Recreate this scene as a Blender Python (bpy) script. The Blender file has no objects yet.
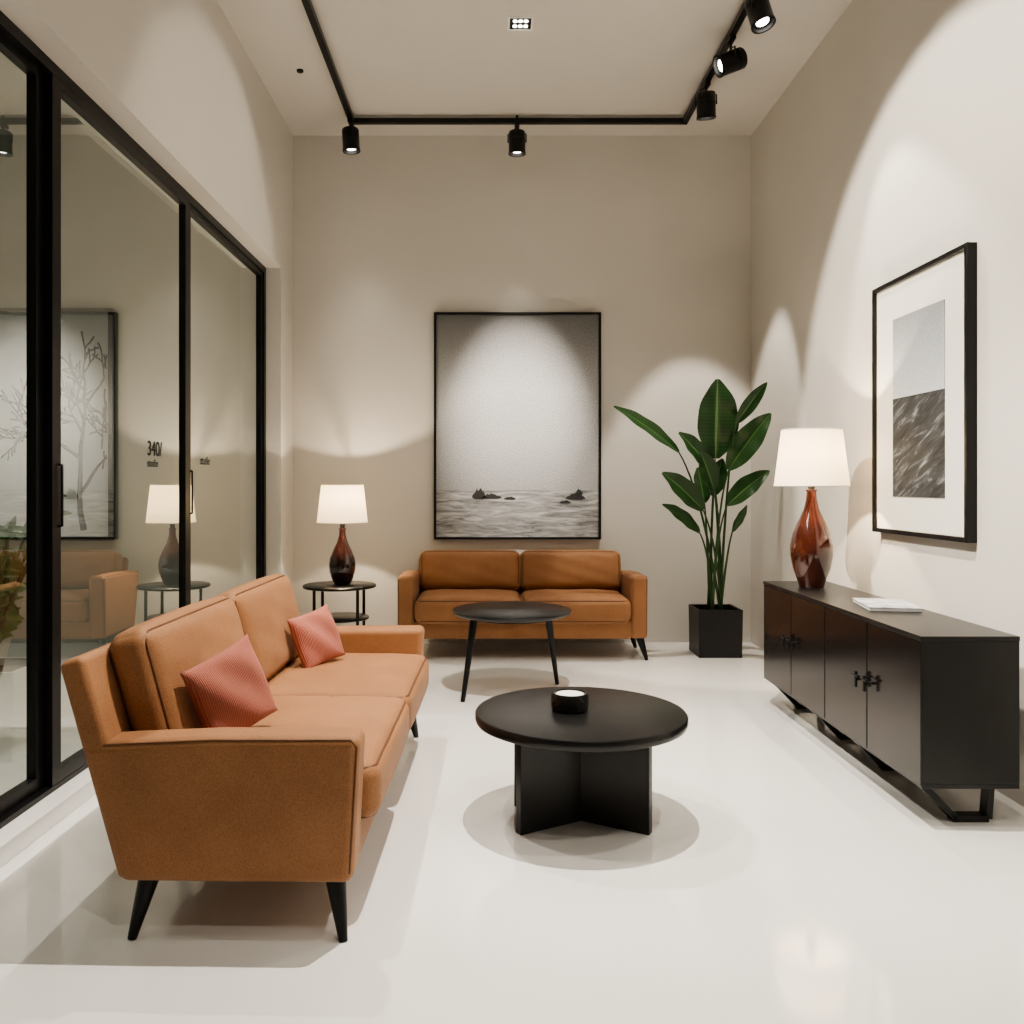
import bpy, bmesh, math, random
from mathutils import Vector, Matrix, Euler
random.seed(7)
scn = bpy.context.scene
COL = scn.collection
try:
    scn.view_settings.view_transform='AgX'
    scn.view_settings.look='AgX - Medium High Contrast'
except Exception as ex:
    print("look",ex)

# ------------------------------------------------------------ materials
def new_mat(name):
    m = bpy.data.materials.new(name); m.use_nodes = True
    nt = m.node_tree
    return m, nt, nt.nodes, nt.links, nt.nodes["Principled BSDF"]

def mat(name, col, rough=0.5, metal=0.0, var=0.0, vscale=4.0, bump=0.0, bscale=200.0, coat=0.0, spec=0.5, rvar=0.0, sheen=0.0):
    m, nt, N, L, b = new_mat(name)
    b.inputs["Base Color"].default_value = (*col, 1)
    b.inputs["Roughness"].default_value = rough
    b.inputs["Metallic"].default_value = metal
    b.inputs["Coat Weight"].default_value = coat
    b.inputs["Specular IOR Level"].default_value = spec
    b.inputs["Sheen Weight"].default_value = sheen
    tc = N.new("ShaderNodeTexCoord")
    n1 = N.new("ShaderNodeTexNoise"); n1.inputs["Scale"].default_value = vscale; n1.inputs["Detail"].default_value = 5
    L.new(tc.outputs["Object"], n1.inputs["Vector"])
    r = N.new("ShaderNodeValToRGB")
    r.color_ramp.elements[0].position = 0.3; r.color_ramp.elements[1].position = 0.7
    r.color_ramp.elements[0].color = tuple(c*(1-var) for c in col)+(1,)
    r.color_ramp.elements[1].color = tuple(min(1, c*(1+var)) for c in col)+(1,)
    L.new(n1.outputs["Fac"], r.inputs["Fac"]); L.new(r.outputs["Color"], b.inputs["Base Color"])
    if rvar:
        mr = N.new("ShaderNodeMapRange"); mr.inputs["To Min"].default_value = rough-rvar; mr.inputs["To Max"].default_value = rough+rvar
        L.new(n1.outputs["Fac"], mr.inputs["Value"]); L.new(mr.outputs["Result"], b.inputs["Roughness"])
    if bump:
        n2 = N.new("ShaderNodeTexNoise"); n2.inputs["Scale"].default_value = bscale; n2.inputs["Detail"].default_value = 3
        L.new(tc.outputs["Object"], n2.inputs["Vector"])
        bp = N.new("ShaderNodeBump"); bp.inputs["Strength"].default_value = bump; bp.inputs["Distance"].default_value = 0.004
        L.new(n2.outputs["Fac"], bp.inputs["Height"]); L.new(bp.outputs["Normal"], b.inputs["Normal"])
    return m

M_wall  = mat("wall_plaster", (0.625,0.60,0.555), 0.85, var=0.02, vscale=1.5, bump=0.08, bscale=60)
M_ceil  = mat("ceiling_paint", (0.61,0.585,0.545), 0.9, var=0.01, bump=0.04, bscale=60)
M_floor = mat("epoxy_floor", (0.80,0.795,0.775), 0.08, var=0.012, vscale=2.0, rvar=0.025, spec=0.9)
M_black = mat("black_metal", (0.006,0.006,0.0065), 0.38, var=0.2, vscale=8, spec=0.35)
M_blackwood = mat("black_lacquer_wood", (0.008,0.008,0.0085), 0.30, var=0.25, vscale=6, bump=0.05, bscale=90, spec=0.4)
M_blackgloss = mat("black_gloss_door", (0.010,0.008,0.008), 0.16, var=0.2, vscale=3, spec=0.5)
M_pipe = mat("dark_piping", (0.12,0.047,0.018), 0.6, var=0.1, bump=0.1)
M_white = mat("white_plastic", (0.8,0.8,0.78), 0.5)
M_soil = mat("potting_soil", (0.03,0.02,0.012), 0.95, var=0.5, vscale=30, bump=0.6, bscale=60)
M_stem = mat("plant_stem", (0.025,0.07,0.018), 0.5, var=0.3, vscale=6)
M_pot = mat("black_planter", (0.010,0.010,0.011), 0.45, var=0.2, vscale=5, bump=0.1, bscale=100, spec=0.35)
M_mat = mat("mat_board", (0.75,0.73,0.67), 0.9, var=0.01)
M_ink = mat("ink", (0.03,0.03,0.03), 0.8)

def upholstery():
    m, nt, N, L, b = new_mat("caramel_woven_upholstery")
    tc = N.new("ShaderNodeTexCoord")
    n1=N.new("ShaderNodeTexNoise"); n1.inputs["Scale"].default_value=4; n1.inputs["Detail"].default_value=5; L.new(tc.outputs["Object"],n1.inputs["Vector"])
    n2=N.new("ShaderNodeTexNoise"); n2.inputs["Scale"].default_value=330; n2.inputs["Detail"].default_value=2; L.new(tc.outputs["Object"],n2.inputs["Vector"])
    ad=N.new("ShaderNodeMath"); ad.operation='MULTIPLY_ADD'; ad.inputs[1].default_value=0.6; L.new(n2.outputs["Fac"],ad.inputs[0])
    m4=N.new("ShaderNodeMath"); m4.operation='MULTIPLY'; m4.inputs[1].default_value=0.4; L.new(n1.outputs["Fac"],m4.inputs[0]); L.new(m4.outputs[0],ad.inputs[2])
    r=N.new("ShaderNodeValToRGB"); L.new(ad.outputs[0],r.inputs[0])
    r.color_ramp.elements[0].position=0.36; r.color_ramp.elements[1].position=0.64
    r.color_ramp.elements[0].color=(0.23,0.104,0.043,1); r.color_ramp.elements[1].color=(0.355,0.172,0.077,1)
    L.new(r.outputs[0],b.inputs["Base Color"])
    b.inputs["Roughness"].default_value=0.62; b.inputs["Specular IOR Level"].default_value=0.35; b.inputs["Sheen Weight"].default_value=0.06
    bp=N.new("ShaderNodeBump"); bp.inputs["Strength"].default_value=0.5; bp.inputs["Distance"].default_value=0.003
    L.new(n2.outputs["Fac"],bp.inputs["Height"]); L.new(bp.outputs[0],b.inputs["Normal"])
    return m
M_leather = upholstery()

def leaf_mat():
    m, nt, N, L, b = new_mat("glossy_leaf")
    tc = N.new("ShaderNodeTexCoord"); uv = N.new("ShaderNodeSeparateXYZ")
    L.new(tc.outputs["UV"], uv.inputs[0])
    w = N.new("ShaderNodeTexWave"); w.bands_direction='Y'; w.inputs["Scale"].default_value=7; w.inputs["Distortion"].default_value=1.2
    L.new(tc.outputs["UV"], w.inputs["Vector"])
    r = N.new("ShaderNodeValToRGB")
    r.color_ramp.elements[0].color=(0.013,0.048,0.012,1); r.color_ramp.elements[1].color=(0.020,0.066,0.016,1)
    L.new(w.outputs["Fac"], r.inputs["Fac"])
    a = N.new("ShaderNodeMath"); a.operation='SUBTRACT'; a.inputs[1].default_value=0.5; L.new(uv.outputs["X"], a.inputs[0])
    ab = N.new("ShaderNodeMath"); ab.operation='ABSOLUTE'; L.new(a.outputs[0], ab.inputs[0])
    lt = N.new("ShaderNodeMath"); lt.operation='LESS_THAN'; lt.inputs[1].default_value=0.03; L.new(ab.outputs[0], lt.inputs[0])
    mx = N.new("ShaderNodeMixRGB"); L.new(lt.outputs[0], mx.inputs[0]); L.new(r.outputs[0], mx.inputs[1]); mx.inputs[2].default_value=(0.08,0.19,0.045,1)
    L.new(mx.outputs[0], b.inputs["Base Color"]); b.inputs["Roughness"].default_value=0.3
    return m
M_leaf = leaf_mat()

def coral_mat():
    m, nt, N, L, b = new_mat("coral_knit_fabric")
    tc = N.new("ShaderNodeTexCoord")
    ws=[]
    for d,sc in (('X',60),('Z',60)):
        w = N.new("ShaderNodeTexWave"); w.bands_direction=d; w.inputs["Scale"].default_value=sc; w.inputs["Distortion"].default_value=1.0
        L.new(tc.outputs["Object"], w.inputs["Vector"]); ws.append(w)
    mu=N.new("ShaderNodeMath"); mu.operation='MULTIPLY'; L.new(ws[0].outputs["Fac"],mu.inputs[0]); L.new(ws[1].outputs["Fac"],mu.inputs[1])
    r = N.new("ShaderNodeValToRGB")
    r.color_ramp.elements[0].color=(0.40,0.12,0.085,1); r.color_ramp.elements[1].color=(0.70,0.29,0.21,1)
    L.new(mu.outputs[0], r.inputs["Fac"]); L.new(r.outputs[0], b.inputs["Base Color"])
    bp = N.new("ShaderNodeBump"); bp.inputs["Strength"].default_value=0.9; bp.inputs["Distance"].default_value=0.004
    L.new(mu.outputs[0], bp.inputs["Height"]); L.new(bp.outputs[0], b.inputs["Normal"])
    b.inputs["Roughness"].default_value=0.9; b.inputs["Sheen Weight"].default_value=0.1
    return m
M_coral = coral_mat()

def vase_mat(name, c0, c1):
    m, nt, N, L, b = new_mat(name)
    tc = N.new("ShaderNodeTexCoord")
    w = N.new("ShaderNodeTexWave"); w.bands_direction='Z'; w.inputs["Scale"].default_value=2.2; w.inputs["Distortion"].default_value=6; w.inputs["Detail"].default_value=3
    L.new(tc.outputs["Object"], w.inputs["Vector"])
    r = N.new("ShaderNodeValToRGB")
    r.color_ramp.elements[0].color=(*c0,1); r.color_ramp.elements[1].color=(*c1,1)
    L.new(w.outputs["Fac"], r.inputs["Fac"]); L.new(r.outputs[0], b.inputs["Base Color"])
    b.inputs["Roughness"].default_value=0.12; b.inputs["Coat Weight"].default_value=1.0; b.inputs["Coat Roughness"].default_value=0.04
    return m
M_vase = vase_mat("red_brown_glaze", (0.040,0.010,0.006), (0.060,0.014,0.007))
M_vase2 = vase_mat("dark_brown_glaze", (0.022,0.007,0.005), (0.040,0.011,0.007))

def shade_mat(name, strength):
    m, nt, N, L, b = new_mat(name)
    N.remove(b); out = N["Material Output"]
    d = N.new("ShaderNodeBsdfDiffuse"); d.inputs[0].default_value=(0.80,0.72,0.58,1)
    t = N.new("ShaderNodeBsdfTranslucent"); t.inputs[0].default_value=(0.80,0.62,0.40,1)
    e = N.new("ShaderNodeEmission"); e.inputs[0].default_value=(1.0,0.77,0.48,1)
    tc = N.new("ShaderNodeTexCoord"); nz = N.new("ShaderNodeTexNoise"); nz.inputs["Scale"].default_value=120
    L.new(tc.outputs["Object"], nz.inputs["Vector"])
    mr = N.new("ShaderNodeMapRange"); mr.inputs["To Min"].default_value=strength*0.93; mr.inputs["To Max"].default_value=strength*1.07
    L.new(nz.outputs["Fac"], mr.inputs["Value"]); L.new(mr.outputs[0], e.inputs[1])
    mx = N.new("ShaderNodeMixShader"); mx.inputs[0].default_value=0.10
    L.new(d.outputs[0], mx.inputs[1]); L.new(t.outputs[0], mx.inputs[2])
    ad = N.new("ShaderNodeAddShader"); L.new(mx.outputs[0], ad.inputs[0]); L.new(e.outputs[0], ad.inputs[1])
    L.new(ad.outputs[0], out.inputs[0])
    return m
M_shade = shade_mat("linen_lampshade", 0.95)

def emis(name, col, s):
    m, nt, N, L, b = new_mat(name)
    b.inputs["Emission Color"].default_value=(*col,1); b.inputs["Emission Strength"].default_value=s
    b.inputs["Base Color"].default_value=(0.8,0.8,0.8,1)
    return m
M_led = emis("led_lens", (1,0.93,0.82), 12)

def glass_mat():
    m, nt, N, L, b = new_mat("door_glass")
    N.remove(b); out = N["Material Output"]
    t = N.new("ShaderNodeBsdfTransparent"); t.inputs[0].default_value=(0.80,0.86,0.82,1)
    g = N.new("ShaderNodeBsdfGlossy"); g.inputs[0].default_value=(0.94,0.97,0.94,1); g.inputs["Roughness"].default_value=0.0
    lw = N.new("ShaderNodeLayerWeight"); lw.inputs["Blend"].default_value=0.5
    p = N.new("ShaderNodeMath"); p.operation='POWER'; p.inputs[1].default_value=1.8; L.new(lw.outputs["Facing"], p.inputs[0])
    ma = N.new("ShaderNodeMath"); ma.operation='MULTIPLY_ADD'; ma.inputs[1].default_value=1.15; ma.inputs[2].default_value=0.09; ma.use_clamp=True
    L.new(p.outputs[0], ma.inputs[0])
    mx = N.new("ShaderNodeMixShader"); L.new(ma.outputs[0], mx.inputs[0]); L.new(t.outputs[0], mx.inputs[1]); L.new(g.outputs[0], mx.inputs[2])
    L.new(mx.outputs[0], out.inputs[0])
    return m
M_glass = glass_mat()

# ------------------------------------------------------------ mesh helpers
def empty(name, loc=(0,0,0), rotz=0):
    e = bpy.data.objects.new(name, None); e.empty_display_size=0.1
    e.location=loc; e.rotation_euler=(0,0,rotz); COL.objects.link(e); return e

def add(name, me, m, parent=None, smooth=False):
    o = bpy.data.objects.new(name, me); COL.objects.link(o)
    if m: me.materials.append(m)
    if smooth:
        for p in me.polygons: p.use_smooth=True
    if parent: o.parent=parent
    return o

def bevel(o, w, seg=3):
    md=o.modifiers.new("b",'BEVEL'); md.width=w; md.segments=seg; md.limit_method='ANGLE'; md.angle_limit=math.radians(30)
    for p in o.data.polygons: p.use_smooth=True
    wn=o.modifiers.new("wn",'WEIGHTED_NORMAL'); wn.keep_sharp=True

def box(name, lo, hi, m, parent=None, bev=0.0):
    lo=Vector(lo); hi=Vector(hi); c=(lo+hi)/2
    bm=bmesh.new(); bmesh.ops.create_cube(bm,size=1)
    for v in bm.verts: v.co=Vector((v.co.x*(hi.x-lo.x), v.co.y*(hi.y-lo.y), v.co.z*(hi.z-lo.z)))
    me=bpy.data.meshes.new(name); bm.to_mesh(me); bm.free()
    o=add(name,me,m,parent); o.location=c
    if bev: bevel(o,bev)
    return o

def extrude_profile(name, pts, x0, x1, m, parent=None, bev=0.0, seg=3):
    n=len(pts); vs=[(x0,y,z) for y,z in pts]+[(x1,y,z) for y,z in pts]
    fs=[tuple(range(n)), tuple(range(2*n-1,n-1,-1))]
    for i in range(n): j=(i+1)%n; fs.append((i,i+n,j+n,j))
    me=bpy.data.meshes.new(name); me.from_pydata(vs,[],fs)
    bm=bmesh.new(); bm.from_mesh(me); bmesh.ops.recalc_face_normals(bm,faces=bm.faces); bm.to_mesh(me); bm.free()
    o=add(name,me,m,parent)
    if bev: bevel(o,bev,seg)
    return o

def lathe(name, prof, m, loc=(0,0,0), parent=None, seg=48, smooth=True, cap=True):
    vs=[];fs=[]
    for r,z in prof:
        for i in range(seg):
            a=2*math.pi*i/seg; vs.append((r*math.cos(a),r*math.sin(a),z))
    for k in range(len(prof)-1):
        for i in range(seg):
            j=(i+1)%seg; fs.append((k*seg+i,k*seg+j,(k+1)*seg+j,(k+1)*seg+i))
    if cap:
        fs.append(tuple(range(seg-1,-1,-1))); b=(len(prof)-1)*seg; fs.append(tuple(range(b,b+seg)))
    me=bpy.data.meshes.new(name); me.from_pydata(vs,[],fs); me.update()
    o=add(name,me,m,parent); o.location=loc
    if smooth:
        for p in me.polygons: p.use_smooth = len(p.vertices)==4
        o.data.set_sharp_from_angle(angle=math.radians(40))
    return o

def rod(name, a, b, r0, r1, m, parent=None, seg=20):
    a=Vector(a); b=Vector(b); d=(b-a); q=d.to_track_quat('Z','Y').to_matrix()
    vs=[];fs=[]
    for p,r in ((a,r0),(b,r1)):
        for i in range(seg):
            t=2*math.pi*i/seg; vs.append(p+q@Vector((r*math.cos(t),r*math.sin(t),0)))
    for i in range(seg): j=(i+1)%seg; fs.append((i,j,seg+j,seg+i))
    fs.append(tuple(range(seg-1,-1,-1))); fs.append(tuple(range(seg,2*seg)))
    me=bpy.data.meshes.new(name); me.from_pydata(vs,[],fs); me.update()
    o=add(name,me,m,parent)
    for p in me.polygons: p.use_smooth=len(p.vertices)==4
    me.set_sharp_from_angle(angle=math.radians(50))
    return o

def curve(name, splines, r, m, parent=None, cyclic=False, smooth=False, radii=None):
    cu=bpy.data.curves.new(name,'CURVE'); cu.dimensions='3D'; cu.bevel_depth=r; cu.bevel_resolution=3; cu.use_fill_caps=True
    for si,pts in enumerate(splines):
        s=cu.splines.new('POLY'); s.points.add(len(pts)-1)
        for i,p in enumerate(pts):
            s.points[i].co=(*p,1)
            if radii: s.points[i].radius=radii[si][i]
        s.use_cyclic_u=cyclic
    cu.materials.append(m)
    o=bpy.data.objects.new(name,cu); COL.objects.link(o)
    if parent: o.parent=parent
    return o

def cushion(name, size, m, parent, loc, rot=(0,0,0), r=0.04, bulge=0.02, axis=2, pipe=None):
    hx,hy,hz=[s/2 for s in size]; h=[hx,hy,hz]
    bm=bmesh.new(); bmesh.ops.create_cube(bm,size=2)
    bmesh.ops.subdivide_edges(bm,edges=bm.edges[:],cuts=23,use_grid_fill=True)
    oth=[i for i in range(3) if i!=axis]
    ph=random.uniform(0,6)
    for v in bm.verts:
        c=[v.co.x,v.co.y,v.co.z]
        c=[math.copysign(1-(1-abs(t))**1.7,t) for t in c]
        q=[c[i]*h[i] for i in range(3)]
        inn=[max(-(h[i]-r),min(h[i]-r,q[i])) for i in range(3)]
        d=Vector([q[i]-inn[i] for i in range(3)])
        if d.length>1e-7: d=d.normalized()*r
        p=[inn[i]+d[i] for i in range(3)]
        a,b=c[oth[0]],c[oth[1]]
        k=(1-a**4)*(1-b**4)
        p[axis]+=math.copysign(1,c[axis])*bulge*k*(abs(c[axis])**2)
        for s in oth:
            p[s]+=c[s]*abs(c[s])**3*0.35*bulge*(1-c[axis]**2)*(1-c[[t for t in oth if t!=s][0]]**4)
        p[axis]+=0.004*math.sin(7*a+3*b+ph)*math.cos(6*b-ph)*k
        e_=max(abs(a),abs(b))**6*(1-max(abs(a),abs(b))**20)
        p[axis]+=0.0025*math.sin(34*a+ph)*math.sin(29*b+ph)*e_*math.copysign(1,c[axis])
        v.co=p
    me=bpy.data.meshes.new(name); bm.to_mesh(me); bm.free()
    o=add(name,me,m,parent,smooth=True); o.location=loc; o.rotation_euler=rot
    if pipe:
        loops=[]
        off=r*0.29
        for sg in (-1,1):
            pts=[]
            A,B=h[oth[0]]-off,h[oth[1]]-off; rr=r
            for cx,cy,a0 in ((A-rr,B-rr,0),(-A+rr,B-rr,90),(-A+rr,-B+rr,180),(A-rr,-B+rr,270)):
                for k in range(7):
                    t=math.radians(a0+15*k); P=[0,0,0]
                    P[oth[0]]=cx+rr*math.cos(t); P[oth[1]]=cy+rr*math.sin(t); P[axis]=sg*(h[axis]-off)
                    pts.append(tuple(P))
            loops.append(pts)
        pc=curve(name+"_piping",loops,0.0042,pipe,parent,cyclic=True)
        pc.location=loc; pc.rotation_euler=rot
    return o

def pillow(name, s, t, m, parent=None, loc=(0,0,0), rot=(0,0,0)):
    n=30; vs=[];fs=[]; idx={}
    for side in (1,-1):
        for i in range(n+1):
            for j in range(n+1):
                a=-1+2*i/n; b=-1+2*j/n
                edge=(i in(0,n) or j in (0,n))
                if side==-1 and edge: idx[(side,i,j)]=idx[(1,i,j)]; continue
                k=((1-a*a)*(1-b*b))**0.42
                x=a*s/2*(1-0.06*(1-b*b)*abs(a)); z=b*s/2*(1-0.06*(1-a*a)*abs(b))
                y=side*t/2*k+0.007*math.sin(5*a+4*b)*k
                idx[(side,i,j)]=len(vs); vs.append((x,y,z))
    for side in (1,-1):
        for i in range(n):
            for j in range(n):
                f=[idx[(side,i,j)],idx[(side,i+1,j)],idx[(side,i+1,j+1)],idx[(side,i,j+1)]]
                fs.append(f if side==-1 else f[::-1])
    me=bpy.data.meshes.new(name); me.from_pydata(vs,[],fs); me.update()
    o=add(name,me,m,parent,smooth=True); o.location=loc; o.rotation_euler=rot
    return o

# ------------------------------------------------------------ room
XL,XR,YB,ZC=-1.54,2.04,6.77,3.96
YF=-2.2
XN=-5.2
box("floor",(XN-0.15,YF,-0.1),(XR+0.15,YB+0.15,0),M_floor)
box("ceiling",(XN-0.15,YF,ZC),(XR+0.15,YB+0.15,ZC+0.1),M_ceil)
box("wall_back",(XN-0.15,YB,0),(XR+0.15,YB+0.15,ZC),M_wall)
box("wall_right",(XR,YF,0),(XR+0.15,YB,ZC),M_wall)
box("wall_left",(-1.84,6.38,0),(XL,YB,ZC),M_wall)
box("wall_left_header",(-1.84,YF,2.83),(XL,6.38,ZC),M_wall)
SILL=0.07
box("trim_threshold",(-1.84,YF,0),(XL-0.03,6.38,SILL),M_floor,None,0.004)
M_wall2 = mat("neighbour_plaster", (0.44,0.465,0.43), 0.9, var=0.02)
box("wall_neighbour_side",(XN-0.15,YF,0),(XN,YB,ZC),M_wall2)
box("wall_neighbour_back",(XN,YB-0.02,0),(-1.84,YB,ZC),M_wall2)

# sliding glass doors
gx=-1.68
fr=empty("door_frame")
box("top_rail",(gx-0.04,YF,2.785),(gx+0.03,6.38,2.83),M_black,fr)
box("floor_track",(gx-0.04,YF,SILL),(gx+0.03,6.38,SILL+0.02),M_black,fr)
box("end_post",(gx-0.03,6.33,SILL),(gx+0.03,6.38,2.79),M_black,fr)
def door(name,y0,y1,x,w0,w1,hy=None):
    e=empty(name); zb=SILL+0.02; zt_=2.785
    box("stile_near",(x-0.018,y0,zb),(x+0.018,y0+w0,zt_),M_black,e)
    box("stile_far",(x-0.018,y1-w1,zb),(x+0.018,y1,zt_),M_black,e)
    box("rail_top",(x-0.018,y0+w0,zt_-0.035),(x+0.018,y1-w1,zt_),M_black,e)
    box("rail_bottom",(x-0.018,y0+w0,zb),(x+0.018,y1-w1,zb+0.05),M_black,e)
    me=bpy.data.meshes.new("glass_pane")
    me.from_pydata([(x,y0+w0,zb+0.05),(x,y1-w1,zb+0.05),(x,y1-w1,zt_-0.035),(x,y0+w0,zt_-0.035)],[],[(0,1,2,3)])
    add("glass_pane",me,M_glass,e)
    if hy:
        curve("handle",[[(x+0.015,hy,1.07),(x+0.03,hy,1.075),(x+0.03,hy,1.305),(x+0.015,hy,1.31)]],0.006,M_black,e)
    return e
door("door_1",4.76,6.33,gx-0.0,0.05,0.04,4.80)
door("door_2",3.27,4.76,gx+0.01,0.065,0.06,3.32)
door("door_3",1.68,3.26,gx-0.02,0.06,0.05)
door("door_4",0.10,1.68,gx,0.06,0.06)
door("door_5",-2.0,0.10,gx,0.06,0.06)

def text(name,body,size,loc,m):
    cu=bpy.data.curves.new(name,'FONT'); cu.body=body; cu.size=size; cu.extrude=0.0005; cu.materials.append(m)
    o=bpy.data.objects.new(name,cu); COL.objects.link(o); o.location=loc; o.rotation_euler=(math.pi/2,0,math.pi/2); return o
text("glass_lettering","340/",0.105,(gx+0.012,4.22,1.375),M_ink)
text("glass_lettering.001","studio",0.055,(gx+0.012,4.22,1.32),M_ink)
text("glass_lettering.002","studio",0.07,(gx+0.003,5.02,1.35),M_ink)

# ------------------------------------------------------------ sofas
def sofa(name, loc, rotz, W, ys, arm_h, back_h, seat_h, cush_h, leg_h=0.15, aw=0.13, bt=0.14, inset=0.003):
    e=empty(name,loc,rotz); hw=W/2
    Y=lambda y:y*ys
    for sgn,nm in ((-1,"arm_1"),(1,"arm_2")):
        xa=sgn*hw; xb=sgn*(hw-aw)
        extrude_profile(nm,[(Y(0.015),leg_h),(Y(-0.005),arm_h),(Y(0.40),arm_h-0.003),(Y(0.77),arm_h-0.02),(Y(0.66),leg_h)],min(xa,xb),max(xa,xb),M_leather,e,0.030,6)
        o_=0.0085
        ln=[(xa-sgn*o_,Y(0.015)+o_,leg_h+0.03),(xa-sgn*o_,Y(-0.005)+o_,arm_h-0.03),(xa-sgn*o_,Y(-0.002)+0.022,arm_h-0.0095),(xa-sgn*o_,Y(0.40),arm_h-0.012),(xa-sgn*o_,Y(0.74),arm_h-0.028)]
        curve(nm+"_piping",[ln],0.0032,M_pipe,e)
    extrude_profile("back_panel",[(Y(0.66),leg_h),(Y(0.83),back_h-0.02),(Y(0.76),back_h),(Y(0.59),leg_h+0.05)],-hw+inset,hw-inset,M_leather,e,0.022,5)
    box("seat_base",(-hw+aw-0.01,Y(0.025),leg_h),(hw-aw+0.01,Y(0.65),seat_h-0.15),M_leather,e,0.012)
    cw=(W-2*aw)/2
    sd=Y(0.64)+0.03
    for k in (0,1):
        cx=-hw+aw+cw*(k+0.5)
        cushion("seat_cushion_%d"%(k+1),(cw-0.004,sd,0.165),M_leather,e,(cx,sd/2-0.035,seat_h-0.075),r=0.045,bulge=0.024,axis=2,pipe=M_pipe)
        th=math.atan(0.17*ys/(back_h-leg_h))
        zc=seat_h+0.008+cush_h/2*math.cos(th)
        yf=Y(0.59)+(Y(0.76)-Y(0.59))*(zc-leg_h-0.05)/(back_h-leg_h-0.05)
        cushion("back_cushion_%d"%(k+1),(cw-0.006,bt,cush_h),M_leather,e,(cx,yf-bt/2+0.002,zc),rot=(-th,0,0),r=0.045,bulge=0.030,axis=1,pipe=M_pipe)
    i=1
    for sx in (-1,1):
        for yy,oy in ((Y(0.07),-0.03),(Y(0.59),0.03)):
            a=(sx*(hw-0.05),yy,leg_h+0.005); b=(sx*(hw-0.005),yy+oy,0)
            rod("leg_%d"%i,b,a,0.012,0.029,M_black,e); i+=1
    return e
s1=sofa("side_sofa",(-0.338,3.28,0),math.radians(88.9),1.90,0.99,0.55,0.765,0.425,0.385,bt=0.13)
s2=sofa("loveseat_sofa",(0.228,6.05,0),0,1.755,0.80,0.595,0.68,0.425,0.30,bt=0.13,aw=0.12,inset=0.10)
pillow("throw_pillow",0.27,0.11,M_coral,None,(-0.795,2.66,0.592),(math.radians(-12),math.radians(-17),math.radians(58)))
pillow("throw_pillow.001",0.24,0.10,M_coral,None,(-0.755,3.77,0.565),(math.radians(-18),math.radians(-10),math.radians(54)))

# ------------------------------------------------------------ round side table + lamps
def side_table():
    e=empty("round_side_table",(-1.08,6.22,0))
    lathe("top",[(0.25,0.495),(0.26,0.499),(0.26,0.512),(0.255,0.516)],M_blackwood,parent=e)
    lathe("lower_shelf",[(0.205,0.27),(0.21,0.273),(0.21,0.284),(0.205,0.287)],M_blackwood,parent=e)
    for i in range(4):
        a=math.radians(45+90*i); c,s=math.cos(a)*0.215,math.sin(a)*0.215
        rod("leg_%d"%(i+1),(c,s,0),(c,s,0.497),0.011,0.011,M_black,e)
side_table()

def lamp(name, loc, vase, sh, vm, power, shade_r, bz):
    e=empty(name,loc)
    lathe("base",vase,vm,parent=e,seg=64)
    zt=vase[-1][1]
    z0,z1=sh; r0,r1=shade_r
    rod("stem",(0,0,zt-0.005),(0,0,z1-0.04),0.006,0.006,M_black,e)
    lathe("socket",[(0.016,zt),(0.018,zt+0.01),(0.018,zt+0.05),(0.012,zt+0.06)],M_black,parent=e,seg=24)
    lathe("shade",[(r0,z0),(r0-0.0005,z0+0.004),(r1,z1)],M_shade,parent=e,seg=64,cap=False)
    curve("shade_rim",[[(r0*math.cos(t*math.pi/24),r0*math.sin(t*math.pi/24),z0) for t in range(48)],[(r1*math.cos(t*math.pi/24),r1*math.sin(t*math.pi/24),z1) for t in range(48)]],0.003,M_mat,e,cyclic=True)
    curve("shade_spider",[[(-r1,0,z1-0.004),(0,0,z1-0.03),(r1,0,z1-0.004)],[(0,-r1,z1-0.004),(0,0,z1-0.03),(0,r1,z1-0.004)]],0.0025,M_black,e)
    l=bpy.data.lights.new("bulb_light",'POINT'); l.energy=power; l.color=(1,0.83,0.62); l.shadow_soft_size=0.012
    o=bpy.data.objects.new("bulb_light",l); COL.objects.link(o); o.parent=e; o.location=(0.014,-0.014,(z0+z1)/2+bz)
    return e
lamp("table_lamp",(-1.06,6.22,0.516),[(0.05,0),(0.058,0.006),(0.07,0.03),(0.092,0.09),(0.097,0.14),(0.09,0.19),(0.065,0.25),(0.04,0.30),(0.025,0.35),(0.022,0.39),(0.028,0.405)],(0.445,0.715),M_vase2,34,(0.18,0.15),0.045)
lamp("table_lamp.001",(1.70,4.58,0.6905),[(0.06,0),(0.064,0.008),(0.072,0.035),(0.095,0.10),(0.108,0.17),(0.108,0.22),(0.095,0.28),(0.066,0.35),(0.040,0.41),(0.028,0.46),(0.024,0.50),(0.030,0.515)],(0.535,0.830),M_vase,32,(0.190,0.153),0.02)

# ------------------------------------------------------------ small round table (tripod)
def tri_table():
    e=empty("tripod_table",(0.13,5.15,0))
    lathe("top",[(0.325,0.462),(0.345,0.470),(0.352,0.480),(0.352,0.488),(0.347,0.492)],M_blackwood,parent=e,seg=72)
    for i,(b,t) in enumerate([((-0.285,-0.24),(-0.22,-0.13)),((0.285,0.20),(0.22,0.13)),((-0.285,0.30),(-0.225,0.18))]):
        rod("leg_%d"%(i+1),(b[0],b[1],0),(t[0],t[1],0.465),0.012,0.024,M_black,e)
    lathe("apron",[(0.26,0.445),(0.26,0.464)],M_blackwood,parent=e,seg=48)
tri_table()

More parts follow.
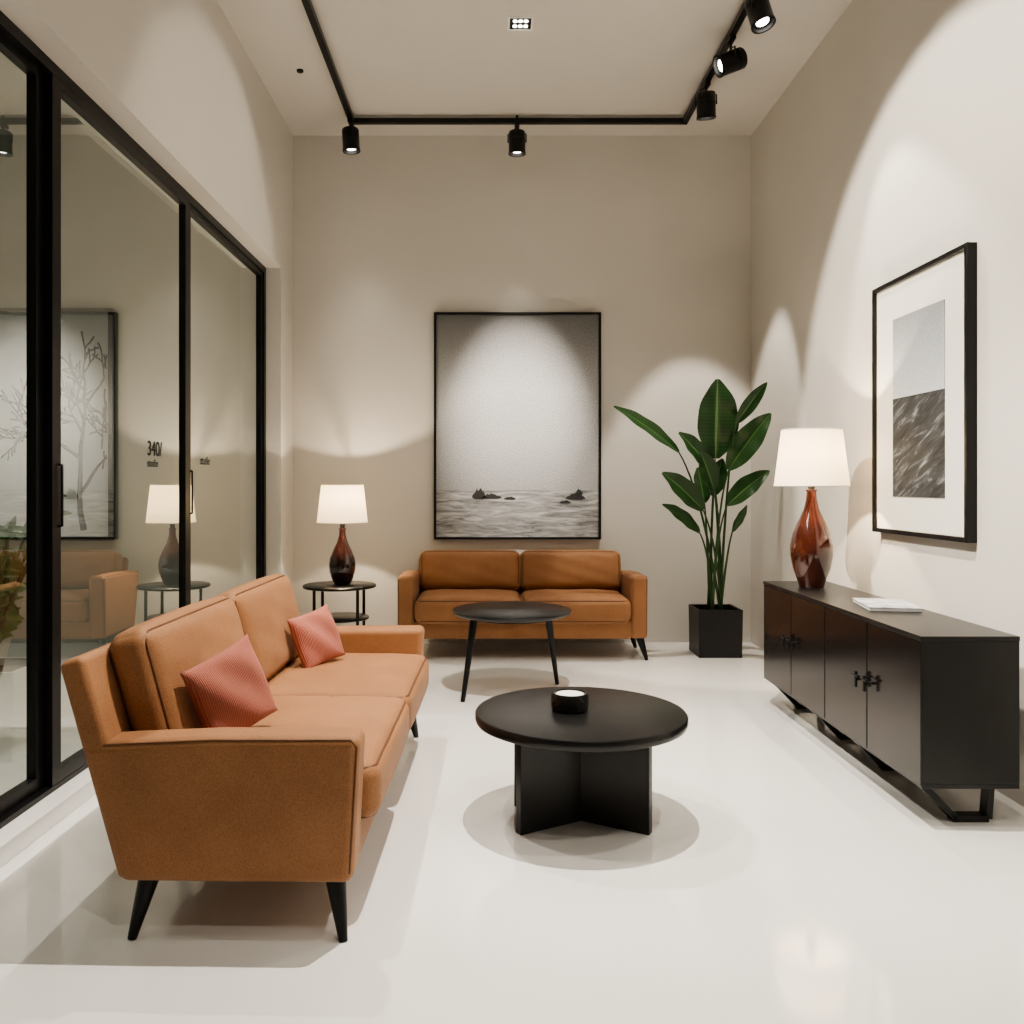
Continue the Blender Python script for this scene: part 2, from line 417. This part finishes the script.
# ------------------------------------------------------------ coffee table
def coffee():
    e=empty("round_coffee_table",(0.333,3.19,0))
    lathe("top",[(0.370,0.358),(0.384,0.364),(0.388,0.374),(0.388,0.392),(0.384,0.398),(0.376,0.400)],M_blackwood,parent=e,seg=96)
    for i,a in enumerate((31,-31)):
        o=box("cross_panel_%d"%(i+1),(-0.272,-0.016,0),(0.272,0.016,0.360),M_blackwood,e,0.003)
        o.rotation_euler=(0,0,math.radians(a))
coffee()
b=empty("candle_bowl",(0.295,3.20,0.40))
M_hammer = mat("hammered_black_ceramic",(0.010,0.010,0.010),0.35,var=0.3,vscale=40,bump=1.0,bscale=70)
lathe("bowl",[(0.058,0),(0.066,0.004),(0.069,0.02),(0.069,0.052),(0.066,0.064),(0.058,0.064),(0.055,0.054)],M_hammer,parent=b)
lathe("wax",[(0.054,0.04),(0.054,0.057),(0.050,0.060)],M_white,parent=b)

# ------------------------------------------------------------ sideboard
def sideboard():
    e=empty("sideboard",(0,0,0))
    x0,x1,y0,y1,z0,z1=1.54,1.88,3.09,4.87,0.145,0.69
    t=0.018
    box("top_panel",(x0-0.004,y0-0.003,z1-t),(x1+0.01,y1+0.003,z1),M_blackwood,e,0.002)
    box("bottom_panel",(x0,y0,z0),(x1+0.01,y1,z0+t),M_blackwood,e,0.002)
    box("end_panel_1",(x0,y0,z0+t),(x1+0.01,y0+t,z1-t),M_blackwood,e,0.002)
    box("end_panel_2",(x0,y1-t,z0+t),(x1+0.01,y1,z1-t),M_blackwood,e,0.002)
    box("back_panel",(x1-0.012,y0+t,z0+t),(x1-0.002,y1-t,z1-t),M_blackwood,e)
    w=(y1-y0)/4
    for i in range(4):
        box("door_panel_%d"%(i+1),(x0-0.002,y0+w*i+0.004,z0+t-0.010),(x0+0.018,y0+w*(i+1)-0.004,z1-t-0.003),M_blackgloss,e,0.002)
    hz=0.43
    k=1
    for yc in (y0+w,y0+3*w):
        for sg in (-1,1):
            y=yc+sg*0.04
            rod("handle_post_%d"%k,(x0,y,hz),(x0-0.03,y,hz),0.006,0.006,M_black,e)
            rod("handle_bar_%d"%k,(x0-0.03,y,hz-0.032),(x0-0.03,y,hz+0.032),0.0065,0.0065,M_black,e)
            rod("handle_cross_%d"%k,(x0-0.03,y-0.025,hz+0.015),(x0-0.03,y+0.025,hz+0.015),0.0055,0.0055,M_black,e); k+=1
    def flat(nm,a,b_,w_):
        (ax,az),(bx,bz),y=a,b_,w_
        d=Vector((bx-ax,0,bz-az)); L_=d.length; o=box(nm,(-0.012,-0.024,0),(0.012,0.024,L_),M_black,e,0.002)
        o.location=(ax+(bx-ax)/2,y,az+(bz-az)/2); o.rotation_euler=(0,math.atan2(bx-ax,bz-az),0)
    for i,y in enumerate((y0+0.09,y0+0.66,y0+1.12,y1-0.09)):
        flat("leg_%d_slant"%(i+1),(x0+0.03,z0),(x0+0.16,0.012),y)
        flat("leg_%d_foot"%(i+1),(x0+0.15,0.012),(x1-0.06,0.012),y)
        flat("leg_%d_post"%(i+1),(x1-0.06,0.012),(x1-0.05,z0),y)
    box("leg_beam_1",(x0+0.03,y0+0.05,z0-0.014),(x0+0.06,y1-0.05,z0),M_black,e)
    box("leg_beam_2",(x1-0.07,y0+0.05,z0-0.014),(x1-0.04,y1-0.05,z0),M_black,e)
sideboard()
bk=empty("magazine",(1.755,3.84,0.69),math.radians(-10))
box("pages",(-0.105,-0.15,0.001),(0.105,0.15,0.014),M_white,bk,0.001)
box("cover",(-0.108,-0.153,0.014),(0.108,0.153,0.017),mat("magazine_cover",(0.45,0.47,0.49),0.3,var=0.6,vscale=14),bk)
box("back_cover",(-0.108,-0.153,0.0),(0.108,0.153,0.001),M_ink,bk)

# ------------------------------------------------------------ artwork
def art_sea(name, horizon, h, stops, sea, sc, rot=0.0, pos=(0.36,0.66), dist=0.8, tint=(1,1,1), grain=(0.66,1.22)):
    """object-space picture: tonal sky above the horizon, grey water below"""
    m, nt, N, L, b = new_mat(name)
    b.inputs["Roughness"].default_value=0.7
    C=lambda v:(v*tint[0],v*tint[1],v*tint[2],1)
    tc=N.new("ShaderNodeTexCoord"); sp=N.new("ShaderNodeSeparateXYZ"); L.new(tc.outputs["Object"],sp.inputs[0])
    mr=N.new("ShaderNodeMapRange"); mr.inputs["From Min"].default_value=horizon; mr.inputs["From Max"].default_value=h/2; L.new(sp.outputs["Z"],mr.inputs["Value"])
    r=N.new("ShaderNodeValToRGB"); L.new(mr.outputs[0],r.inputs[0])
    els=r.color_ramp.elements
    els[0].position=stops[0][0]; els[0].color=C(stops[0][1])
    els[1].position=stops[-1][0]; els[1].color=C(stops[-1][1])
    for p_,v_ in stops[1:-1]:
        el=els.new(p_); el.color=C(v_)
    g=N.new("ShaderNodeTexNoise"); g.inputs["Scale"].default_value=150; g.inputs["Detail"].default_value=3; L.new(tc.outputs["Object"],g.inputs["Vector"])
    gm=N.new("ShaderNodeMapRange"); gm.inputs["From Min"].default_value=0.3; gm.inputs["From Max"].default_value=0.7; gm.inputs["To Min"].default_value=grain[0]; gm.inputs["To Max"].default_value=grain[1]; L.new(g.outputs["Fac"],gm.inputs["Value"])
    mu=N.new("ShaderNodeVectorMath"); mu.operation='SCALE'; L.new(r.outputs[0],mu.inputs[0]); L.new(gm.outputs[0],mu.inputs["Scale"])
    mr2=N.new("ShaderNodeMapping"); mr2.inputs["Rotation"].default_value=(0,rot,0); L.new(tc.outputs["Object"],mr2.inputs[0])
    mp=N.new("ShaderNodeMapping"); mp.inputs["Scale"].default_value=sc; L.new(mr2.outputs[0],mp.inputs[0])
    wn=N.new("ShaderNodeTexNoise"); wn.inputs["Scale"].default_value=1; wn.inputs["Detail"].default_value=9; wn.inputs["Roughness"].default_value=0.66; wn.inputs["Distortion"].default_value=dist; L.new(mp.outputs[0],wn.inputs["Vector"])
    wr=N.new("ShaderNodeValToRGB"); L.new(wn.outputs["Fac"],wr.inputs[0])
    wr.color_ramp.elements[0].position=pos[0]; wr.color_ramp.elements[1].position=pos[1]
    wr.color_ramp.elements[0].color=C(sea[0]); wr.color_ramp.elements[1].color=C(sea[-1])
    if len(sea)==3:
        el=wr.color_ramp.elements.new((pos[0]+pos[1])/2); el.color=C(sea[1])
    lt=N.new("ShaderNodeMath"); lt.operation='LESS_THAN'; lt.inputs[1].default_value=horizon; L.new(sp.outputs["Z"],lt.inputs[0])
    mx=N.new("ShaderNodeMixRGB"); L.new(lt.outputs[0],mx.inputs[0]); L.new(mu.outputs[0],mx.inputs[1]); L.new(wr.outputs[0],mx.inputs[2])
    L.new(mx.outputs[0],b.inputs["Base Color"])
    return m

def frame_parts(e,W,H,fw,dep,m):
    box("frame_left",(-W/2,-dep,-H/2),(-W/2+fw,0,H/2),m,e,0.002)
    box("frame_right",(W/2-fw,-dep,-H/2),(W/2,0,H/2),m,e,0.002)
    box("frame_top",(-W/2+fw,-dep,H/2-fw),(W/2-fw,0,H/2),m,e,0.002)
    box("frame_bottom",(-W/2+fw,-dep,-H/2),(W/2-fw,0,-H/2+fw),m,e,0.002)

e=empty("framed_seascape_picture",(0.214,YB,1.69))
W,H=1.30,1.765
frame_parts(e,W,H,0.018,0.045,M_black)
box("canvas",(-W/2+0.018,-0.03,-H/2+0.018),(W/2-0.018,-0.004,H/2-0.018),
    art_sea("seascape_print",-0.50,H,[(0.0,0.34),(0.3,0.42),(0.55,0.40),(0.8,0.23),(1.0,0.13)],(0.13,0.28,0.50),(4,5,30),grain=(0.50,1.40)),e)
def rock(nm,cx,cz,w,h):
    pts=[]; n=14
    for i in range(n+1):
        t=i/n; pts.append((cx-w/2+w*t, -0.032, cz+h*math.sin(math.pi*t)**0.7*(0.65+0.5*random.random())))
    pts.append((cx+w*0.3,-0.032,cz-h*0.25)); pts.append((cx-w*0.3,-0.032,cz-h*0.2))
    me=bpy.data.meshes.new(nm); me.from_pydata(pts,[],[tuple(range(len(pts)))]); add(nm,me,M_ink,e)
rock("printed_rock_1",-0.30,-0.555,0.11,0.07); rock("printed_rock_2",-0.20,-0.56,0.16,0.035)
rock("printed_rock_3",-0.06,-0.57,0.10,0.02); rock("printed_rock_4",0.45,-0.565,0.16,0.04); rock("printed_rock_5",0.48,-0.53,0.06,0.04); rock("printed_rock_6",0.37,-0.60,0.10,0.02)

e2=empty("framed_wave_photograph",(XR,4.075,1.617),-math.pi/2)
W,H=0.90,1.26
frame_parts(e2,W,H,0.022,0.045,M_black)
box("mat_board",(-W/2+0.022,-0.028,-H/2+0.022),(W/2-0.022,-0.004,H/2-0.022),M_mat,e2)
box("photo_print",(-0.245,-0.031,-0.445),(0.245,-0.027,0.435),
    art_sea("wave_print",0.045,0.88,[(0.0,0.56),(0.5,0.44),(1.0,0.28)],(0.018,0.055,0.36),(5,5,30),rot=0.45,pos=(0.36,0.72),dist=0.9,tint=(0.93,1.0,1.06),grain=(0.80,1.12)),e2)

e3=empty("tree_reflection_standin",(-3.65,YB-0.02,1.70))  # added tree picture in the adjacent room, stands in for a glass reflection
W,H=1.45,1.80
frame_parts(e3,W,H,0.03,0.05,M_black)
box("canvas",(-W/2+0.03,-0.03,-H/2+0.03),(W/2-0.03,-0.004,H/2-0.03),mat("drawing_paper",(0.85,0.85,0.83),0.8,var=0.03,vscale=3),e3)
spl=[];rad=[]
def branch(x,z,a,l,r,d):
    pts=[(x,-0.032,z)];rr=[r]
    for i in range(4):
        a+=random.uniform(-0.22,0.22); x+=math.cos(a)*l/4; z+=math.sin(a)*l/4
        pts.append((x,-0.032,z)); rr.append(r*(1-0.1*(i+1)))
        if d>0 and i in (1,2,3):
            branch(x,z,a+random.choice((-1,1))*random.uniform(0.4,0.9),l*random.uniform(0.5,0.72),r*0.6,d-1)
    spl.append(pts); rad.append(rr)
    if d>0: branch(x,z,a,l*0.7,r*0.7,d-1)
branch(0.50,-0.82,math.pi/2+0.0,0.56,1.8,4)
spl2=[];rad2=[]
for p,r in zip(spl,rad):
    if all(-W/2+0.04<q[0]<W/2-0.04 and -H/2+0.04<q[2]<H/2-0.05 for q in p): spl2.append(p); rad2.append([max(0.45,q) for q in r])
tr=curve("drawn_tree",spl2,0.014,M_ink,e3,radii=rad2); tr.data.bevel_resolution=0
tr.scale=(1,0.1,1); tr.location=(0,-0.028,0)

# ------------------------------------------------------------ plants
def leaf_mesh(vs,fs,uvs,base,tip,width,face,arch=0.06,n=14,k=4):
    base=Vector(base);tip=Vector(tip);face=Vector(face).normalized()
    d=tip-base; ln=d.length; mid=(base+tip)/2+Vector((0,0,1))*arch*ln
    off=len(vs)
    for i in range(n+1):
        t=i/n; p=(1-t)**2*base+2*t*(1-t)*mid+t*t*tip
        tg=(2*(1-t)*(mid-base)+2*t*(tip-mid)).normalized()
        side=tg.cross(face).normalized(); nr=side.cross(tg).normalized()
        w=width/2*max(0.02,math.sin(math.pi*min(1,(t*0.97+0.015))**0.85))**0.75
        for j in range(-k,k+1):
            u=j/k; vs.append(p+side*w*u+nr*(abs(u)*w*0.28+0.012*width*math.sin(18*t+u)*abs(u)*3)); uvs.append((u/2+0.5,t))
    s=2*k+1
    for i in range(n):
        for j in range(2*k):
            a=off+i*s+j; fs.append((a,a+1,a+s+1,a+s))

def leaves_obj(name,specs,m,parent):
    vs=[];fs=[];uvs=[]
    for sp in specs: leaf_mesh(vs,fs,uvs,*sp)
    me=bpy.data.meshes.new(name); me.from_pydata(vs,[],fs)
    ul=me.uv_layers.new(name="UVMap")
    for lp in me.loops: ul.data[lp.index].uv=uvs[lp.vertex_index]
    return add(name,me,m,parent,smooth=True)

pl=empty("potted_rubber_plant",(0,0,0))
pc=(1.64,6.31)
def pot(parent,cx,cy,w,h,m):
    hw=w/2;iw=hw-0.015
    bw=hw*0.97
    vs=[(-bw,-bw,0),(bw,-bw,0),(bw,bw,0),(-bw,bw,0),(-hw,-hw,h),(hw,-hw,h),(hw,hw,h),(-hw,hw,h),(-iw,-iw,h),(iw,-iw,h),(iw,iw,h),(-iw,iw,h),(-iw,-iw,h-0.04),(iw,-iw,h-0.04),(iw,iw,h-0.04),(-iw,iw,h-0.04)]
    fs=[(3,2,1,0)]
    for q in (0,4,8):
        for i in range(4):
            j=(i+1)%4; fs.append((q+i,q+j,q+4+j,q+4+i))
    me=bpy.data.meshes.new("pot"); me.from_pydata(vs,[],fs); o=add("pot",me,m,parent); o.location=(cx,cy,0)
    box("soil",(cx-iw,cy-iw,h-0.06),(cx+iw,cy+iw,h-0.035),M_soil,parent)
pot(pl,pc[0],pc[1],0.315,0.34,M_pot)
L_=[((1.618,6.22,1.42),(1.625,6.18,1.985),0.30,(0.05,-1,0.1)),
 ((1.346,6.18,1.466),(0.865,6.05,1.78),0.12,(0.5,-1,0.5)),
 ((1.72,6.05,1.66),(1.92,6.0,1.94),0.10,(0.2,-1,0.3)),
 ((1.68,6.10,1.335),(1.945,6.0,1.726),0.19,(-0.35,-1,0.3)),
 ((1.585,6.20,1.337),(1.33,6.1,1.60),0.15,(0.2,-1,0.5)),
 ((1.525,6.20,1.05),(1.21,6.08,1.316),0.17,(0.1,-1,0.4)),
 ((1.50,6.20,0.89),(1.21,6.08,1.094),0.12,(0.0,-1,0.8)),
 ((1.67,6.10,1.087),(1.937,6.0,1.328),0.15,(-0.1,-1,0.6)),
 ((1.60,6.18,1.194),(1.48,6.1,1.47),0.15,(0.2,-1,0.1)),
 ((1.713,6.12,0.90),(1.795,6.05,1.09),0.07,(0.4,-1,0.1)),
 ((1.61,6.26,1.15),(1.67,6.22,1.42),0.14,(-0.3,-1,0.1)),
 ((1.56,6.30,1.10),(1.53,6.38,1.36),0.14,(0.3,-1,0.1))]
leaves_obj("leaves",L_,M_leaf,pl)
sp_=[];rd_=[]
for i,l in enumerate(L_):
    b0=Vector((pc[0]+random.uniform(-0.05,0.05),pc[1]+random.uniform(-0.05,0.03),0.30)); b1=Vector(l[0])
    tip=Vector(l[1]); mid=Vector((b0.x*0.55+b1.x*0.45,b0.y*0.5+b1.y*0.5,b0.z*0.35+b1.z*0.65))
    mid=(mid+ (b1-(tip-b1)*0.35))/2
    ps=[];rs=[]
    for k in range(13):
        t=k/12; p=(1-t)**2*b0+2*t*(1-t)*mid+t*t*b1; ps.append(tuple(p)); rs.append(1-0.55*t)
    sp_.append(ps);rd_.append(rs)
curve("stems",sp_,0.011,M_stem,pl,radii=rd_)

sh=empty("potted_shrub",(0,0,0))
cx,cy=-2.28,4.0
pot(sh,cx,cy,0.34,0.40,M_white)
specs=[];stems=[]
for i in range(12):
    a=random.uniform(0,2*math.pi); rr=random.uniform(0.10,0.30); zt=random.uniform(0.75,1.22)
    tipp=Vector((cx+rr*math.cos(a),cy+rr*math.sin(a),zt)); b0=Vector((cx,cy,0.36)); ps=[]
    for k in range(9):
        t=k/8; p=b0.lerp(tipp,t); p.x=cx+(tipp.x-cx)*t*t; p.y=cy+(tipp.y-cy)*t*t; ps.append(tuple(p))
        if k>2:
            for s in range(3):
                dv=Vector((random.uniform(-1,1),random.uniform(-1,1),random.uniform(-0.2,0.7))).normalized()*random.uniform(0.07,0.11)
                specs.append((p,p+dv,0.035,(random.uniform(-0.4,0.4),-1,0.6),0.06,5,2))
    stems.append(ps)
M_leaf2=mat("shrub_leaf",(0.06,0.22,0.05),0.45,var=0.3,vscale=8)
leaves_obj("leaves",specs,M_leaf2,sh)
curve("stems",stems,0.006,M_stem,sh)

# ------------------------------------------------------------ track lighting
zt=3.90
tr=empty("lighting_track")
box("track_cross",(-1.02,6.38,zt),(1.46,6.42,zt+0.035),M_black,tr)
box("track_side_1",(-1.04,YF+0.3,zt),(-1.0,6.42,zt+0.035),M_black,tr)
box("track_side_2",(1.42,YF+0.3,zt),(1.46,6.42,zt+0.035),M_black,tr)
for i,(x,y) in enumerate(((-1.02,6.40),(-1.02,4.0),(-1.02,1.0),(1.44,6.40),(1.44,4.0),(1.44,1.0),(0.2,6.40))):
    rod("hanger_%d"%(i+1),(x,y,zt+0.03),(x,y,ZC),0.01,0.01,M_black,tr)

WARM=(1,0.91,0.79)
def spot(x,y,aim,power,size,blend=0.4,col=WARM,soft=0.015):
    e=empty("track_spotlight",(x,y,zt))
    box("adapter",(-0.018,-0.05,-0.025),(0.018,0.05,0.0),M_black,e,0.003)
    rod("neck",(0,0,-0.08),(0,0,-0.02),0.008,0.008,M_black,e)
    P=Vector((0,0,-0.14)); A=Vector(aim)-Vector((x,y,zt))-P; A.normalize()
    q=A.to_track_quat('-Z','Y')
    hd=lathe("head",[(0.03,0.085),(0.055,0.08),(0.062,0.07),(0.062,0.035),(0.058,0.033),(0.058,0.028),(0.062,0.026),(0.062,-0.07),(0.065,-0.075),(0.065,-0.085),(0.054,-0.085),(0.052,-0.06)],M_black,parent=e,seg=36)
    hd.location=P; hd.rotation_mode='QUATERNION'; hd.rotation_quaternion=q
    ln=lathe("lens",[(0.034,-0.066),(0.034,-0.0605)],M_led,parent=e,seg=28)
    ln.location=P; ln.rotation_mode='QUATERNION'; ln.rotation_quaternion=q
    s_=q@Vector((1,0,0))
    curve("yoke",[[tuple(P+s_*0.067),tuple(P+s_*0.067+Vector((0,0,0.06))),(0,0,-0.06),tuple(P-s_*0.067+Vector((0,0,0.06))),tuple(P-s_*0.067)]],0.005,M_black,e)
    l=bpy.data.lights.new("beam",'SPOT'); l.energy=power; l.color=col; l.spot_size=math.radians(size); l.spot_blend=blend; l.shadow_soft_size=soft
    o=bpy.data.objects.new("beam",l); COL.objects.link(o); o.parent=e; o.location=P+A*0.10
    o.rotation_mode='QUATERNION'; o.rotation_quaternion=q
    return e
spot(0.20,6.40,(0.214,6.58,0.6),35,44,0.8)               # cross track
spot(-1.02,6.35,(-0.85,6.40,0.5),30,60,0.8)
spot(1.44,5.77,(1.60,6.30,1.3),250,46,0.3)              # plant
spot(1.44,5.18,(-1.40,4.95,2.6),100,50,0.3)             # left header wash
spot(1.44,4.63,(1.95,4.05,1.3),120,56,0.4)              # right wall graze
spot(-1.02,3.4,(2.04,3.95,1.85),720,50,0.2)             # right picture
spot(1.44,2.2,(0.5,3.2,0.3),110,50,0.4)  # extra fill head out of view, toward the coffee table
spot(-1.02,2.6,(0.6,3.7,0.2),150,50,0.35)  # unseen fill head added for the middle of the floor
spot(-1.02,4.3,(-0.2,3.1,0.2),200,56,0.4)  # unseen head added to throw the side sofa's floor shadow
spot(1.44,3.3,(-0.8,3.0,0.4),60,50,0.4)  # added fill on the side sofa, head out of view
spot(1.44,1.0,(1.0,3.0,0.2),90,50,0.5)  # unseen fill head added for the right foreground floor

def downlight(name,x,y,power,size=110,aim=None,blend=0.8,soft=0.03):
    e=empty(name,(x,y,ZC))
    w=0.075
    box("bezel_1",(-w,-w,-0.006),(w,-w+0.012,0),M_white,e); box("bezel_2",(-w,w-0.012,-0.006),(w,w,0),M_white,e)
    box("bezel_3",(-w,-w+0.012,-0.006),(-w+0.012,w-0.012,0),M_white,e); box("bezel_4",(w-0.012,-w+0.012,-0.006),(w,w-0.012,0),M_white,e)
    box("backing",(-w+0.012,-w+0.012,-0.002),(w-0.012,w-0.012,0),M_black,e)
    k=1
    for a in (-0.032,0.0,0.032):
        for b_ in (-0.028,0.028):
            lathe("led_%d"%k,[(0.012,-0.006),(0.012,-0.001)],M_led,(a,b_,0),e,seg=16); k+=1
    def bl(nm,pw,sz,bd,am):
        l=bpy.data.lights.new(nm,'SPOT'); l.energy=pw; l.color=WARM; l.spot_size=math.radians(sz); l.spot_blend=bd; l.shadow_soft_size=soft
        o=bpy.data.objects.new(nm,l); COL.objects.link(o); o.parent=e; o.location=(0,0,-0.02)
        if am:
            A=Vector(am)-Vector((x,y,ZC-0.02)); o.rotation_mode='QUATERNION'; o.rotation_quaternion=A.to_track_quat('-Z','Y')
    bl("downlight_beam",power,size,blend,None)
    if aim: bl("accent_beam",*aim)
downlight("recessed_downlight",0.18,5.12,70,110,(1150,28,1.0,(0.214,6.77,1.75)))
downlight("recessed_downlight.001",0.36,3.15,640,84,None,0.55,0.012)
downlight("recessed_downlight.002",0.30,0.6,80)
downlight("neighbour_fill_1",-3.4,4.8,200)  # added fill to brighten the neighbouring room, no known fixture there
downlight("neighbour_fill_2",-3.4,1.8,110)  # second added fill for the neighbouring room, nearer the camera
sm=lathe("smoke_detector",[(0.018,-0.014),(0.022,-0.010),(0.022,0)],M_black,(-1.25,5.7,ZC))

# ------------------------------------------------------------ world, camera
w=bpy.data.worlds.new("World"); scn.world=w; w.use_nodes=True
w.node_tree.nodes["Background"].inputs[0].default_value=(1,0.96,0.90,1)
w.node_tree.nodes["Background"].inputs[1].default_value=0.12
cam=bpy.data.cameras.new("camera"); co=bpy.data.objects.new("camera",cam); COL.objects.link(co)
cam.sensor_width=36; cam.lens=30.45; cam.shift_x=0.0215; cam.shift_y=-0.0264; cam.clip_start=0.05
co.location=(0,0,1.23); co.rotation_euler=(math.pi/2,0,0)
scn.camera=co
